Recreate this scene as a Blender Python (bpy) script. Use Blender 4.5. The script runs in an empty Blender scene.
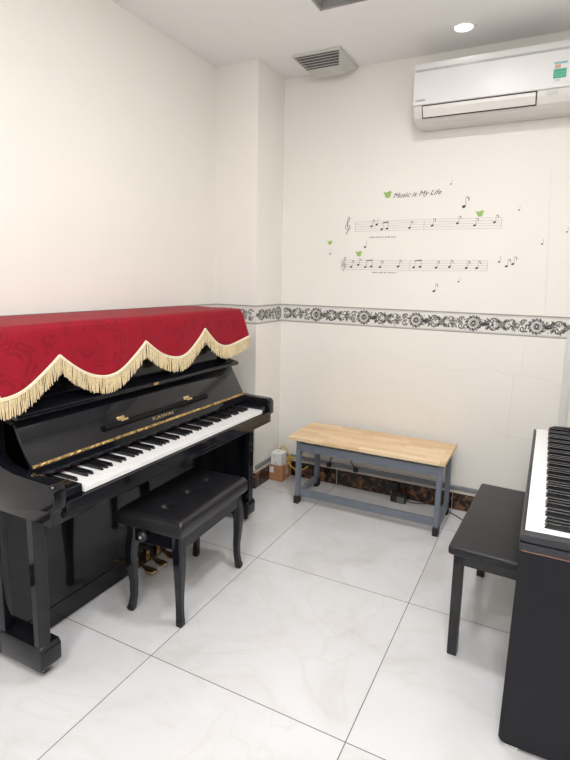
import bpy, bmesh, math, random
from mathutils import Vector, Matrix
random.seed(7)
C = bpy.context.scene.collection
PI = math.pi

# ------------------------------------------------------------------ materials
def new_mat(name):
    m = bpy.data.materials.new(name); m.use_nodes = True
    nt = m.node_tree; b = nt.nodes['Principled BSDF']
    return m, nt, b

def N(nt, t, **kw):
    n = nt.nodes.new(t)
    for k, v in kw.items(): setattr(n, k, v)
    return n

def mat(name, col, rough=.5, metal=0., var=.06, scale=12., bump=0., bscale=60., coat=0., spec=.5):
    m, nt, b = new_mat(name)
    tc = N(nt, 'ShaderNodeTexCoord'); no = N(nt, 'ShaderNodeTexNoise'); no.inputs['Scale'].default_value = scale
    no.inputs['Detail'].default_value = 4
    nt.links.new(tc.outputs['Object'], no.inputs['Vector'])
    r = N(nt, 'ShaderNodeValToRGB')
    r.color_ramp.elements[0].position = .3; r.color_ramp.elements[1].position = .7
    r.color_ramp.elements[0].color = tuple(c * (1 - var) for c in col) + (1,)
    r.color_ramp.elements[1].color = tuple(min(1, c * (1 + var)) for c in col) + (1,)
    nt.links.new(no.outputs['Fac'], r.inputs['Fac']); nt.links.new(r.outputs['Color'], b.inputs['Base Color'])
    b.inputs['Roughness'].default_value = rough; b.inputs['Metallic'].default_value = metal
    b.inputs['Coat Weight'].default_value = coat; b.inputs['Coat Roughness'].default_value = .03
    b.inputs['Specular IOR Level'].default_value = spec
    if bump:
        n2 = N(nt, 'ShaderNodeTexNoise'); n2.inputs['Scale'].default_value = bscale
        nt.links.new(tc.outputs['Object'], n2.inputs['Vector'])
        bp = N(nt, 'ShaderNodeBump'); bp.inputs['Strength'].default_value = bump; bp.inputs['Distance'].default_value = .002
        nt.links.new(n2.outputs['Fac'], bp.inputs['Height']); nt.links.new(bp.outputs['Normal'], b.inputs['Normal'])
    return m

def emis(name, col, s):
    m, nt, b = new_mat(name)
    b.inputs['Base Color'].default_value = (*col, 1)
    b.inputs['Emission Color'].default_value = (*col, 1); b.inputs['Emission Strength'].default_value = s
    return m

M = {}
M['wall'] = mat('ivory_wall_paint', (.855, .832, .785), .6, var=.012, scale=2.2, bump=.05, bscale=90)
M['ceiling'] = mat('white_ceiling_paint', (.90, .90, .90), .7, var=.01, scale=2)
M['lacquer'] = mat('black_piano_lacquer', (.0062, .0066, .0095), .07, var=.2, scale=3, spec=.42)
M['satin_black'] = mat('satin_black', (.012, .012, .014), .32, var=.2)
M['leather'] = mat('black_leather', (.012, .0115, .014), .33, var=.2, scale=30, bump=.25, bscale=260)
M['vinyl'] = mat('charcoal_vinyl', (.012, .012, .015), .42, var=.1, spec=.4, scale=40, bump=.1, bscale=300)
M['white_key'] = mat('white_key_acrylic', (.84, .84, .85), .16, var=.01)
M['black_key'] = mat('black_key_plastic', (.008, .008, .009), .22, var=.1)
M['brass'] = mat('brass', (.62, .45, .22), .25, metal=1., var=.15, scale=60)
M['felt'] = mat('dark_red_felt', (.10, .01, .015), .9)
M['fringe'] = mat('cream_gold_fringe', (.66, .54, .33), .75, var=.16, scale=120)
M['piping'] = mat('cream_piping', (.78, .70, .53), .7, var=.06, scale=80)
M['steel'] = mat('blue_grey_painted_steel', (.165, .19, .23), .42, var=.06)
M['rubber'] = mat('black_rubber', (.015, .015, .017), .6)
M['duct'] = mat('grey_plastic_duct', (.24, .26, .285), .5, var=.04)
M['white_duct'] = mat('white_plastic_duct', (.70, .71, .68), .45, var=.02)
M['grout'] = mat('pale_grout', (.62, .56, .50), .7)
M['dig_body'] = mat('matt_black_vinyl_wrap', (.0065, .0065, .010), .45, var=.1, scale=40, spec=.3)
M['dig_top'] = mat('charcoal_plastic', (.026, .027, .034), .38, var=.06)
M['card'] = mat('brown_cardboard', (.42, .20, .105), .8, var=.06, scale=25)
M['paper'] = mat('white_paper', (.80, .80, .82), .6, var=.02)
M['white_plastic'] = mat('white_plastic', (.88, .88, .88), .35, var=.01)
M['ac_front'] = mat('gloss_white_plastic', (.80, .80, .80), .36, var=.01)
M['ac_body'] = mat('warm_white_plastic', (.74, .72, .69), .4, var=.01)
M['silver'] = mat('silver_strip', (.55, .56, .58), .35, metal=.3, var=.04)
M['dark_gap'] = mat('dark_gap', (.03, .027, .025), .7)
M['grey_plastic'] = mat('grey_green_plastic', (.60, .60, .57), .5, var=.04)
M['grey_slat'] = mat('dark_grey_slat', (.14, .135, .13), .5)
M['panel_dark'] = mat('dark_grey_diffuser', (.16, .155, .16), .45, var=.15, scale=3)
M['panel_frame'] = mat('panel_frame', (.34, .33, .33), .5)
M['yellow'] = mat('yellow_cable_jacket', (.72, .52, .04), .5)
M['ink'] = mat('black_decal_vinyl', (.035, .033, .035), .6)
M['ink_thin'] = mat('grey_decal_vinyl', (.30, .28, .28), .6)
M['green'] = mat('green_decal_vinyl', (.33, .52, .13), .6)
M['label_green'] = mat('energy_label_green', (.06, .42, .26), .5)
M['label_blue'] = mat('label_pale_blue', (.25, .52, .52), .5)
M['label_tan'] = mat('label_tan', (.62, .42, .26), .5)
M['orn_dark'] = mat('border_print_dark', (.075, .07, .068), .6, var=.3, scale=160)
M['orn_mid'] = mat('border_print_grey', (.22, .21, .20), .6, var=.3, scale=160)
M['orn_light'] = mat('border_print_pale', (.45, .43, .41), .6, var=.2, scale=160)
M['border'] = mat('border_paper', (.77, .75, .72), .55, var=.02)
M['border_line'] = mat('border_line_print', (.36, .34, .325), .6, var=.08)
M['crack'] = mat('plaster_crack', (.70, .66, .61), .8)
M['lamp'] = emis('downlight_diffuser', (1, .97, .92), 3.)
M['tube'] = emis('added_tube_glow', (.97, .985, 1), 150.)  # glow of the added, unseen tube batten
M['rear'] = mat('taupe_rear_wall', (.20, .185, .17), .6, var=.02)
M['matte_black'] = mat('matte_black', (.004, .004, .005), .6, var=.2, spec=.15)
M['hinge_brass'] = mat('patterned_brass', (.52, .38, .18), .3, metal=1., var=.6, scale=55)
M['door'] = mat('brown_door', (.16, .09, .05), .4, var=.2, scale=4)

def wood_mat():
    m, nt, b = new_mat('rubberwood_butcher_block')
    tc = N(nt, 'ShaderNodeTexCoord'); L = nt.links.new
    br = N(nt, 'ShaderNodeTexBrick'); br.offset = .37; br.inputs['Scale'].default_value = 1
    br.inputs['Brick Width'].default_value = .24; br.inputs['Row Height'].default_value = .042
    br.inputs['Mortar Size'].default_value = .0004
    br.inputs['Color1'].default_value = (.75, .52, .285, 1); br.inputs['Color2'].default_value = (.90, .72, .49, 1)
    br.inputs['Mortar'].default_value = (.45, .27, .12, 1)
    L(tc.outputs['Object'], br.inputs['Vector'])
    mp = N(nt, 'ShaderNodeMapping'); mp.inputs['Scale'].default_value = (4, 90, 90)
    L(tc.outputs['Object'], mp.inputs['Vector'])
    no = N(nt, 'ShaderNodeTexNoise'); no.inputs['Scale'].default_value = 1.6; no.inputs['Detail'].default_value = 5
    L(mp.outputs['Vector'], no.inputs['Vector'])
    mx = N(nt, 'ShaderNodeMix', data_type='RGBA', blend_type='MULTIPLY'); mx.inputs['Factor'].default_value = .45
    r = N(nt, 'ShaderNodeValToRGB'); r.color_ramp.elements[0].color = (.72, .62, .5, 1); r.color_ramp.elements[1].color = (1, 1, 1, 1)
    L(no.outputs['Fac'], r.inputs['Fac']); L(br.outputs['Color'], mx.inputs[6]); L(r.outputs['Color'], mx.inputs[7])
    L(mx.outputs[2], b.inputs['Base Color']); b.inputs['Roughness'].default_value = .38
    return m
M['wood'] = wood_mat()

def floor_mat(ax, ay, s):
    m, nt, b = new_mat('polished_marble_tiles'); L = nt.links.new
    tc = N(nt, 'ShaderNodeTexCoord'); sp = N(nt, 'ShaderNodeSeparateXYZ'); L(tc.outputs['Object'], sp.inputs[0])
    def mth(op, a, bb=None):
        n = N(nt, 'ShaderNodeMath', operation=op)
        for i, v in enumerate((a, bb)):
            if v is None: continue
            if isinstance(v, (int, float)): n.inputs[i].default_value = v
            else: L(v, n.inputs[i])
        return n.outputs[0]
    ds = []; ids = []
    for k, o in ((0, ax), (1, ay)):
        u = mth('DIVIDE', mth('SUBTRACT', sp.outputs[k], o), s)
        ids.append(mth('FLOOR', u))
        f = mth('FRACT', mth('ADD', u, .5)); ds.append(mth('MULTIPLY', mth('ABSOLUTE', mth('SUBTRACT', f, .5)), s))
    d = mth('MINIMUM', ds[0], ds[1])
    joint = mth('LESS_THAN', d, .0018)
    # each tile cut from another part of the slab
    cx = N(nt, 'ShaderNodeCombineXYZ'); L(mth('MULTIPLY', ids[0], 3.7), cx.inputs[0]); L(mth('MULTIPLY', ids[1], 5.3), cx.inputs[1])
    va = N(nt, 'ShaderNodeVectorMath', operation='ADD'); L(tc.outputs['Object'], va.inputs[0]); L(cx.outputs[0], va.inputs[1])
    n1 = N(nt, 'ShaderNodeTexNoise'); n1.inputs['Scale'].default_value = 2.6; n1.inputs['Detail'].default_value = 6
    n1.inputs['Roughness'].default_value = .55; n1.inputs['Distortion'].default_value = .9
    L(va.outputs[0], n1.inputs['Vector'])
    r = N(nt, 'ShaderNodeValToRGB'); e = r.color_ramp.elements
    e[0].position = .30; e[0].color = (.60, .595, .59, 1); e[1].position = .62; e[1].color = (.70, .71, .735, 1)
    k = e.new(.45); k.color = (.67, .675, .69, 1)
    L(n1.outputs['Fac'], r.inputs['Fac'])
    # thin warm veins
    n2 = N(nt, 'ShaderNodeTexNoise'); n2.inputs['Scale'].default_value = 1.9; n2.inputs['Detail'].default_value = 7
    n2.inputs['Distortion'].default_value = 1.6; L(va.outputs[0], n2.inputs['Vector'])
    v = mth('ABSOLUTE', mth('SUBTRACT', n2.outputs['Fac'], .5))
    vr = N(nt, 'ShaderNodeMapRange'); vr.inputs['From Max'].default_value = .03; vr.inputs['To Min'].default_value = .28; vr.inputs['To Max'].default_value = 0
    L(v, vr.inputs['Value'])
    m1 = N(nt, 'ShaderNodeMix', data_type='RGBA'); L(vr.outputs[0], m1.inputs['Factor']); L(r.outputs['Color'], m1.inputs[6])
    m1.inputs[7].default_value = (.60, .57, .52, 1)
    m2 = N(nt, 'ShaderNodeMix', data_type='RGBA'); L(joint, m2.inputs['Factor']); L(m1.outputs[2], m2.inputs[6])
    m2.inputs[7].default_value = (.16, .155, .155, 1)
    L(m2.outputs[2], b.inputs['Base Color'])
    rr = mth('ADD', mth('MULTIPLY', joint, .5), .13); L(rr, b.inputs['Roughness'])
    b.inputs['Specular IOR Level'].default_value = .5
    return m
M['floor'] = floor_mat(-1.262, 1.349, .8)

def marble_dark():
    m, nt, b = new_mat('brown_emperador_marble'); L = nt.links.new
    tc = N(nt, 'ShaderNodeTexCoord'); n1 = N(nt, 'ShaderNodeTexNoise'); n1.inputs['Scale'].default_value = 17
    n1.inputs['Detail'].default_value = 8; n1.inputs['Distortion'].default_value = 1.4; L(tc.outputs['Object'], n1.inputs['Vector'])
    r = N(nt, 'ShaderNodeValToRGB'); e = r.color_ramp.elements
    e[0].position = .42; e[0].color = (.012, .008, .007, 1); e[1].position = .72; e[1].color = (.30, .15, .075, 1)
    k = e.new(.53); k.color = (.05, .026, .016, 1); k = e.new(.60); k.color = (.13, .065, .035, 1)
    L(n1.outputs['Fac'], r.inputs['Fac']); L(r.outputs['Color'], b.inputs['Base Color']); b.inputs['Roughness'].default_value = .2
    return m
M['marble'] = marble_dark()

def velvet():
    m, nt, b = new_mat('crimson_damask_velvet'); L = nt.links.new
    tc = N(nt, 'ShaderNodeTexCoord')
    n0 = N(nt, 'ShaderNodeTexNoise'); n0.inputs['Scale'].default_value = 5; L(tc.outputs['Object'], n0.inputs['Vector'])
    va = N(nt, 'ShaderNodeVectorMath', operation='MULTIPLY_ADD'); va.inputs[1].default_value = (.12, .12, .12)
    L(n0.outputs['Color'], va.inputs[0]); L(tc.outputs['Object'], va.inputs[2])
    vo = N(nt, 'ShaderNodeTexVoronoi'); vo.inputs['Scale'].default_value = 8.5; L(va.outputs[0], vo.inputs['Vector'])
    ml = N(nt, 'ShaderNodeMath', operation='MULTIPLY'); ml.inputs[1].default_value = 44; L(vo.outputs['Distance'], ml.inputs[0])
    si = N(nt, 'ShaderNodeMath', operation='SINE'); L(ml.outputs[0], si.inputs[0])
    r = N(nt, 'ShaderNodeValToRGB'); e = r.color_ramp.elements
    e[0].position = .42; e[0].color = (.265, .0040, .017, 1); e[1].position = .60; e[1].color = (.212, .0033, .0135, 1)
    mr = N(nt, 'ShaderNodeMapRange'); mr.inputs['From Min'].default_value = -1; L(si.outputs[0], mr.inputs['Value'])
    nm = N(nt, 'ShaderNodeTexNoise'); nm.inputs['Scale'].default_value = 13; nm.inputs['Detail'].default_value = 2; L(va.outputs[0], nm.inputs['Vector'])
    mk = N(nt, 'ShaderNodeMapRange'); mk.inputs['From Min'].default_value = .46; mk.inputs['From Max'].default_value = .56; L(nm.outputs['Fac'], mk.inputs['Value'])
    mu = N(nt, 'ShaderNodeMath', operation='MULTIPLY'); L(mr.outputs[0], mu.inputs[0]); L(mk.outputs[0], mu.inputs[1])
    L(mu.outputs[0], r.inputs['Fac']); L(r.outputs['Color'], b.inputs['Base Color'])
    b.inputs['Roughness'].default_value = .58; b.inputs['Specular IOR Level'].default_value = .22
    bp = N(nt, 'ShaderNodeBump'); bp.inputs['Strength'].default_value = .2; bp.inputs['Distance'].default_value = .001
    L(mr.outputs[0], bp.inputs['Height']); L(bp.outputs['Normal'], b.inputs['Normal'])
    return m
M['velvet'] = velvet()

# ------------------------------------------------------------------ mesh builder
class B:
    def __init__(s): s.bm = bmesh.new()
    def merge(s, t, mi=0):
        for f in t.faces: f.material_index = mi
        me = bpy.data.meshes.new('t'); t.to_mesh(me); t.free(); s.bm.from_mesh(me); bpy.data.meshes.remove(me)
        return s
    def hull(s, vs, faces, bev=0, seg=2, mi=0):
        t = bmesh.new(); V = [t.verts.new(v) for v in vs]
        for f in faces: t.faces.new([V[i] for i in f])
        bmesh.ops.recalc_face_normals(t, faces=t.faces[:])
        if bev: bmesh.ops.bevel(t, geom=t.edges[:], offset=bev, segments=seg, profile=.5, affect='EDGES', clamp_overlap=True)
        return s.merge(t, mi)
    def box(s, x0, x1, y0, y1, z0, z1, bev=0, seg=2, mi=0):
        vs = [(x, y, z) for x in (x0, x1) for y in (y0, y1) for z in (z0, z1)]
        return s.hull(vs, [(0,1,3,2),(4,6,7,5),(0,4,5,1),(2,3,7,6),(0,2,6,4),(1,5,7,3)], bev, seg, mi)
    def prism(s, pts, axis, a, b, bev=0, seg=2, mi=0):
        n = len(pts)
        def P(u, v, w): return (w, u, v) if axis == 'x' else (u, w, v) if axis == 'y' else (u, v, w)
        vs = [P(u, v, a) for u, v in pts] + [P(u, v, b) for u, v in pts]
        fs = [tuple(range(n)), tuple(range(2*n-1, n-1, -1))] + [(i, (i+1) % n, n+(i+1) % n, n+i) for i in range(n)]
        return s.hull(vs, fs, bev, seg, mi)
    def loft(s, secs, mi=0, closed_ends=True, ring=False):
        t = bmesh.new(); R = [[t.verts.new(v) for v in sec] for sec in secs]; n = len(R[0])
        for i in range(len(R) - (0 if ring else 1)):
            A, Bq = R[i], R[(i+1) % len(R)]
            for j in range(n): t.faces.new((A[j], A[(j+1) % n], Bq[(j+1) % n], Bq[j]))
        if closed_ends and not ring: t.faces.new(R[0][::-1]); t.faces.new(R[-1])
        bmesh.ops.recalc_face_normals(t, faces=t.faces[:])
        for f in t.faces: f.smooth = len(f.verts) == 4
        return s.merge(t, mi)
    def tube(s, pts, r, n=8, mi=0, smooth=3):
        P = [Vector(p) for p in pts]
        if smooth and len(P) > 2:
            Q = []
            for i in range(len(P)-1):
                p0, p1, p2, p3 = P[max(i-1, 0)], P[i], P[i+1], P[min(i+2, len(P)-1)]
                for k in range(smooth):
                    t = k/smooth
                    Q.append(.5*((2*p1)+(-p0+p2)*t+(2*p0-5*p1+4*p2-p3)*t*t+(-p0+3*p1-3*p2+p3)*t**3))
            Q.append(P[-1]); P = Q
        secs = []; up = Vector((.13, .21, 1)).normalized()
        for i, p in enumerate(P):
            d = (P[min(i+1, len(P)-1)] - P[max(i-1, 0)]).normalized()
            if abs(d.dot(up)) > .97: up = Vector((1, .2, .1)).normalized()
            a = d.cross(up).normalized(); b = d.cross(a).normalized()
            rr = r[min(i, len(r)-1)] if isinstance(r, (list, tuple)) else r
            secs.append([p + rr*(math.cos(2*PI*k/n)*a + math.sin(2*PI*k/n)*b) for k in range(n)])
        return s.loft(secs, mi)
    def lathe(s, prof, c, axis='z', n=32, mi=0):
        secs = []
        for r, h in prof:
            ring = []
            for k in range(n):
                a = 2*PI*k/n; u, v = r*math.cos(a), r*math.sin(a)
                o = (u, v, h) if axis == 'z' else (h, u, v) if axis == 'x' else (v, h, u)
                ring.append((c[0]+o[0], c[1]+o[1], c[2]+o[2]))
            secs.append(ring)
        return s.loft(secs, mi)

INV = {}
def obj(name, b, m, parent=None):
    bm = b.bm if isinstance(b, B) else b
    me = bpy.data.meshes.new(name); bm.to_mesh(me); bm.free()
    for x in (m if isinstance(m, (list, tuple)) else [m]): me.materials.append(M[x] if isinstance(x, str) else x)
    return link(name, me, parent)
def link(name, me, parent=None):
    o = bpy.data.objects.new(name, me); C.objects.link(o)
    if parent is not None:
        o.parent = parent
        if parent.name in INV: o.matrix_parent_inverse = INV[parent.name]
    return o
def tag(o, label, cat, group=None):
    o['label'] = label; o['category'] = cat
    if group: o['group'] = group
    return o
def thing(name, label, cat, loc=(0,0,0), rz=0, group=None, local=False):
    """Empty at the thing's base; parts are modelled in world coordinates unless local"""
    o = bpy.data.objects.new(name, None); C.objects.link(o); o.empty_display_size = .1
    o.location = loc; o.rotation_euler = (0, 0, rz)
    if not local: INV[o.name] = (Matrix.Translation(loc) @ Matrix.Rotation(rz, 4, 'Z')).inverted()
    return tag(o, label, cat, group)
def struct(name, b, m, parent=None):
    o = obj(name, b, m, parent)
    if parent is None: o['kind'] = 'structure'
    return o
def smooth_angle(o, a=40):
    me = o.data
    for p in me.polygons: p.use_smooth = True
    me.set_sharp_from_angle(angle=math.radians(a))
    return o
def text(name, s, size, origin, ux, uy, m, parent=None, depth=.0006, shear=0., center=False, width=None, bold=0.):
    cu = bpy.data.curves.new(name, 'FONT'); cu.body = s; cu.size = size; cu.extrude = depth; cu.shear = shear; cu.offset = bold
    cu.resolution_u = 3
    if center: cu.align_x = 'CENTER'
    t = bpy.data.objects.new(name, cu); C.objects.link(t)
    bpy.context.view_layer.update()
    me = bpy.data.meshes.new_from_object(t.evaluated_get(bpy.context.evaluated_depsgraph_get()))
    bpy.data.objects.remove(t); me.name = name
    ux = Vector(ux).normalized(); uy = Vector(uy).normalized(); uz = ux.cross(uy)
    sx = 1.
    if width:
        xs = [v.co.x for v in me.vertices]; sx = width/(max(xs)-min(xs))
    for v in me.vertices: v.co = Vector(origin) + ux*v.co.x*sx + uy*v.co.y + uz*v.co.z
    me.materials.clear(); me.materials.append(M[m])
    return link(name, me, parent)

# ------------------------------------------------------------------ room shell
XL, XC, YC, YB, ZC = -2.064, -1.744, 2.918, 3.269, 2.78
XR, YF = .62, -1.45
struct('floor', B().box(XL-.1, XR+.1, YF-.1, YB+.1, -.05, 0), 'floor')
cb = B()   # ceiling with the square opening for the recessed panel
PX0, PX1, PY0, PY1 = -1.169, -.56, 1.95, 2.556
cb.box(XL-.1, PX0, YF-.1, YB+.1, ZC, ZC+.12).box(PX1, XR+.1, YF-.1, YB+.1, ZC, ZC+.12)
cb.box(PX0, PX1, YF-.1, PY0, ZC, ZC+.12).box(PX0, PX1, PY1, YB+.1, ZC, ZC+.12)
struct('ceiling', cb, 'ceiling')
struct('wall_left', B().box(XL-.1, XL, YF-.1, YC, 0, ZC).box(XL-.1, XC, YC, YB+.1, 0, ZC), 'wall')
wb = struct('wall_back', B().box(XC, XR+.1, YB, YB+.1, 0, ZC), 'wall')
struct('wall_right', B().box(XR, XR+.1, YF-.1, YB, 0, ZC), 'wall')
struct('wall_front', B().box(XL, XR, YF-.1, YF, 0, ZC), 'rear')
# cracks in the plaster of the back wall
cr = B()
for pl in ([[-.119,1.095],[-.121,.944],[-.130,.925],[-.162,.909],[-.167,.756],[-.165,.519]],
           [[-.357,.939],[-.317,.949],[-.195,.903],[-.125,.919],[.005,.9],[.113,.856]],
           [[-1.127,1.015],[-.957,.955],[-.821,.92],[-.723,.91],[-.533,.896],[-.374,.925]],
           [[-.689,.67],[-.64,.603],[-.618,.553],[-.591,.537]], [[-.067,2.074],[-.053,1.804],[-.02,1.188]],
           [[-.27,.555],[-.17,.535],[-.02,.525]]):
    Q = []
    for (a, b_) in zip(pl[:-1], pl[1:]):
        for k in range(6):
            t = k/6; Q.append((a[0]+(b_[0]-a[0])*t+random.uniform(-.003, .003), YB, a[1]+(b_[1]-a[1])*t+random.uniform(-.003, .003)))
    Q.append((pl[-1][0], YB, pl[-1][1]))
    cr.tube(Q, .0008, 4, smooth=0)
obj('crack', cr, 'crack', wb)

# baseboards of brown marble with a pale top edge
def baseboard(name, x0, x1, y0, y1):
    o = struct(name, B().box(x0, x1, y0, y1, 0, .112, .001, 1), 'marble')
    obj('top_edge', B().box(x0, x1, y0, y1, .112, .128, .001, 1), 'grout', o); return o
baseboard('baseboard_back', XC, XR, YB-.016, YB)
baseboard('baseboard_corner', XC, XC+.016, YC, YB-.016)
baseboard('baseboard_pilaster', XL+.016, XC+.016, YC-.016, YC)
baseboard('baseboard_left', XL, XL+.016, YF, YC-.016)
baseboard('baseboard_right', XR-.016, XR, YF, YB-.016)
# joints in the back baseboard
bj = B()
for x in (-1.262, -.862, -.462, -.062): bj.box(x-.0012, x+.0012, YB-.0172, YB-.0158, 0, .112)
obj('joint', bj, 'grout', bpy.data.objects['baseboard_back'])
# grey cable duct running above the baseboard, round the corner
d = thing('cable_duct', 'grey plastic cable duct running along the wall just above the brown marble baseboard', 'cable duct', (XC, YB, .135))
obj('back_run', B().box(XC+.014, XR, YB-.014, YB, .134, .158, .002).box(XC+.014, XR, YB-.0146, YB-.0135, .141, .1425), 'duct', d)
obj('side_run', B().box(XC, XC+.014, YC+.002, YB, .134, .158, .002), 'duct', d)
tag(obj('vertical_duct', B().box(.095, .135, YB-.016, YB, .158, 1.195, .002), 'white_duct'),
    'narrow white vertical duct on the back wall behind the digital piano', 'cable duct')

# wallpaper border: white strip, printed lines and scrollwork
def leaf(b, cx, cz, ang, L, W, mi, F, d):
    pts = [(0, 0), (L*.3, W*.5), (L*.65, W*.42), (L, 0), (L*.65, -W*.42), (L*.3, -W*.5)]
    c, s = math.cos(ang), math.sin(ang)
    t = bmesh.new(); vs = [t.verts.new(F(cx+u*c-v*s, cz+u*s+v*c, d)) for u, v in pts]; t.faces.new(vs); b.merge(t, mi)
def arc(b, cx, cz, r, a0, a1, w, mi, F, d, ez=1., n=9):
    t = bmesh.new(); I = []; O = []
    for k in range(n):
        a = a0+(a1-a0)*k/(n-1); ww = w*(.35+.65*math.sin(PI*(k+.5)/n))
        I.append(t.verts.new(F(cx+(r-ww/2)*math.cos(a), cz+(r-ww/2)*math.sin(a)*ez, d)))
        O.append(t.verts.new(F(cx+(r+ww/2)*math.cos(a), cz+(r+ww/2)*math.sin(a)*ez, d)))
    for k in range(n-1): t.faces.new((I[k], I[k+1], O[k+1], O[k]))
    b.merge(t, mi)
def disc(b, cx, cz, r, mi, F, d, ez=1., n=12):
    t = bmesh.new(); t.faces.new([t.verts.new(F(cx+r*math.cos(2*PI*k/n), cz+r*math.sin(2*PI*k/n)*ez, d)) for k in range(n)]); b.merge(t, mi)
ZM = 1.204
def ornament(b, u0, u1, F, ph=0.):
    per = .35; k = math.floor((u0-ph)/per)
    while ph+k*per < u1:
        base = ph+k*per; k += 1
        def put(fn, u, *a):
            if u0+.03 < base+u < u1-.03: fn(base+u, *a)
        def wreath(c):
            disc(b, c, ZM, .046, 2, F, .0004, 1.0); 
            for s in range(14):
                a = 2*PI*s/14; leaf(b, c+.030*math.cos(a), ZM+.030*math.sin(a), a+.8, .026, .013, s % 2, F, .0007)
            arc(b, c, ZM, .027, 0, 2*PI, .006, 3, F, .0009, n=18)
            disc(b, c, ZM, .013, 0, F, .0008, 1.3); disc(b, c, ZM, .005, 3, F, .001)
        def cone(c):
            for r in range(4):
                for s in range(-2, 3): leaf(b, c+.020-r*.013, ZM+s*.009*(1-.12*r)+random.uniform(-.002, .002), PI+s*.25, .018, .010, (r+s) % 3, F, .0005+.0001*r)
            for s in (-1, 1): leaf(b, c+.02, ZM+s*.012, PI*.5*s+.7*s, .034, .011, 0, F, .0009)
        def star(c):
            disc(b, c, ZM, .022, 2, F, .0004)
            for s in range(4):
                a = PI/4+s*PI/2
                leaf(b, c+.008*math.cos(a), ZM+.008*math.sin(a), a, .044, .014, 0, F, .0007)
                arc(b, c+.030*math.cos(a), ZM+.026*math.sin(a), .012, a-2.2, a+2., .006, 1, F, .0008)
            for s in range(4): leaf(b, c, ZM, s*PI/2, .024, .010, 1, F, .0009)
        def fan(c):
            for s in range(-3, 4): leaf(b, c-.018, ZM+s*.002, s*.34, .045-.003*abs(s), .011, 1 if s % 2 else 2, F, .0005+.0001*(s % 2))
            for s in (-1, 1): arc(b, c-.02, ZM+s*.020, .014, -PI*.4, PI*1.1, .006, 0, F, .0008)
        def scroll(c):
            for s in (-1, 1):
                arc(b, c, ZM+s*.020, .016, s*.2, s*(.2+PI*1.3), .007, 0, F, .0007)
                arc(b, c+.008, ZM+s*.030, .008, 0, PI*1.6, .005, 1, F, .0008)
                leaf(b, c-.01, ZM, s*1.0, .030, .009, 1, F, .0006)
        for q in range(26):
            uu = (q+.5)/26*per; ww = .5+.5*math.cos(2*PI*uu/per*4)
            if u0+.03 < base+uu < u1-.03:
                for r_ in range(4):
                    leaf(b, base+uu+random.uniform(-.006, .006), ZM+random.uniform(-.034, .034)*(.65+.35*ww), random.uniform(0, 2*PI), .017, .008, random.choice((0, 1, 1, 2)), F, .0003+.0001*r_)
        put(wreath, .055); put(cone, .130); put(scroll, .168); put(star, .215); put(fan, .290); put(scroll, .335)
def border(name, u0, u1, F, ph):
    b = B()
    def strip(z0, z1, d, mi):
        t = bmesh.new(); vs = [t.verts.new(F(u, z, e)) for e in (0, d) for (u, z) in ((u0, z0), (u1, z0), (u1, z1), (u0, z1))]
        for f in ((0,1,2,3),(4,5,6,7),(0,1,5,4),(1,2,6,5),(2,3,7,6),(3,0,4,7)): t.faces.new([vs[i] for i in f])
        bmesh.ops.recalc_face_normals(t, faces=t.faces[:]); b.merge(t, mi)
    strip(1.143, 1.268, .0006, 3)
    strip(1.143, 1.151, .0010, 4); strip(1.1535, 1.156, .0009, 2)
    strip(1.259, 1.268, .0010, 4); strip(1.2535, 1.2555, .0009, 2)
    ornament(b, u0, u1, lambda u, z, d: F(u, z, d+.0006), ph)
    return struct(name, b, ['orn_dark', 'orn_mid', 'orn_light', 'border', 'border_line'])
border('trim_1', XC, XR, lambda u, z, d: (u, YB-d, z), -.12)
border('trim_2', YC, YB, lambda u, z, d: (XC+d, u, z), .02)
border('trim_3', XL, XC, lambda u, z, d: (u, YC-d, z), -.02)
border('trim_4', YF, YC, lambda u, z, d: (XL+d, u, z), .1)

# door in the wall behind the photographer
dr = struct('door_1', B().box(-1.3, -.45, YF, YF+.04, 0, 2.05, .004), 'door')
obj('door_handle', B().tube([(-.52, YF+.04, 1.0), (-.52, YF+.09, 1.0), (-.63, YF+.09, 1.0)], .009, 8, smooth=0), 'silver', dr)
fr = B().box(-1.37, -1.3, YF, YF+.06, 0, 2.12, .003).box(-.45, -.38, YF, YF+.06, 0, 2.12, .003).box(-1.3, -.45, YF, YF+.06, 2.05, 2.12, .003)
obj('door_frame', fr, 'white_duct', dr)

# ------------------------------------------------------------------ ceiling fittings
p = thing('ceiling_panel', 'dark grey square panel recessed into the ceiling, cut by the top edge of the photo', 'ceiling panel', (PX0, PY0, ZC))
obj('diffuser', B().box(PX0, PX1, PY0, PY1, ZC+.055, ZC+.07), 'panel_dark', p)
obj('frame', B().box(PX0, PX0+.012, PY0, PY1, ZC+.002, ZC+.055).box(PX1-.012, PX1, PY0, PY1, ZC+.002, ZC+.055)
    .box(PX0, PX1, PY0, PY0+.012, ZC+.002, ZC+.055).box(PX0, PX1, PY1-.012, PY1, ZC+.002, ZC+.055), 'panel_frame', p)

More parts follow.
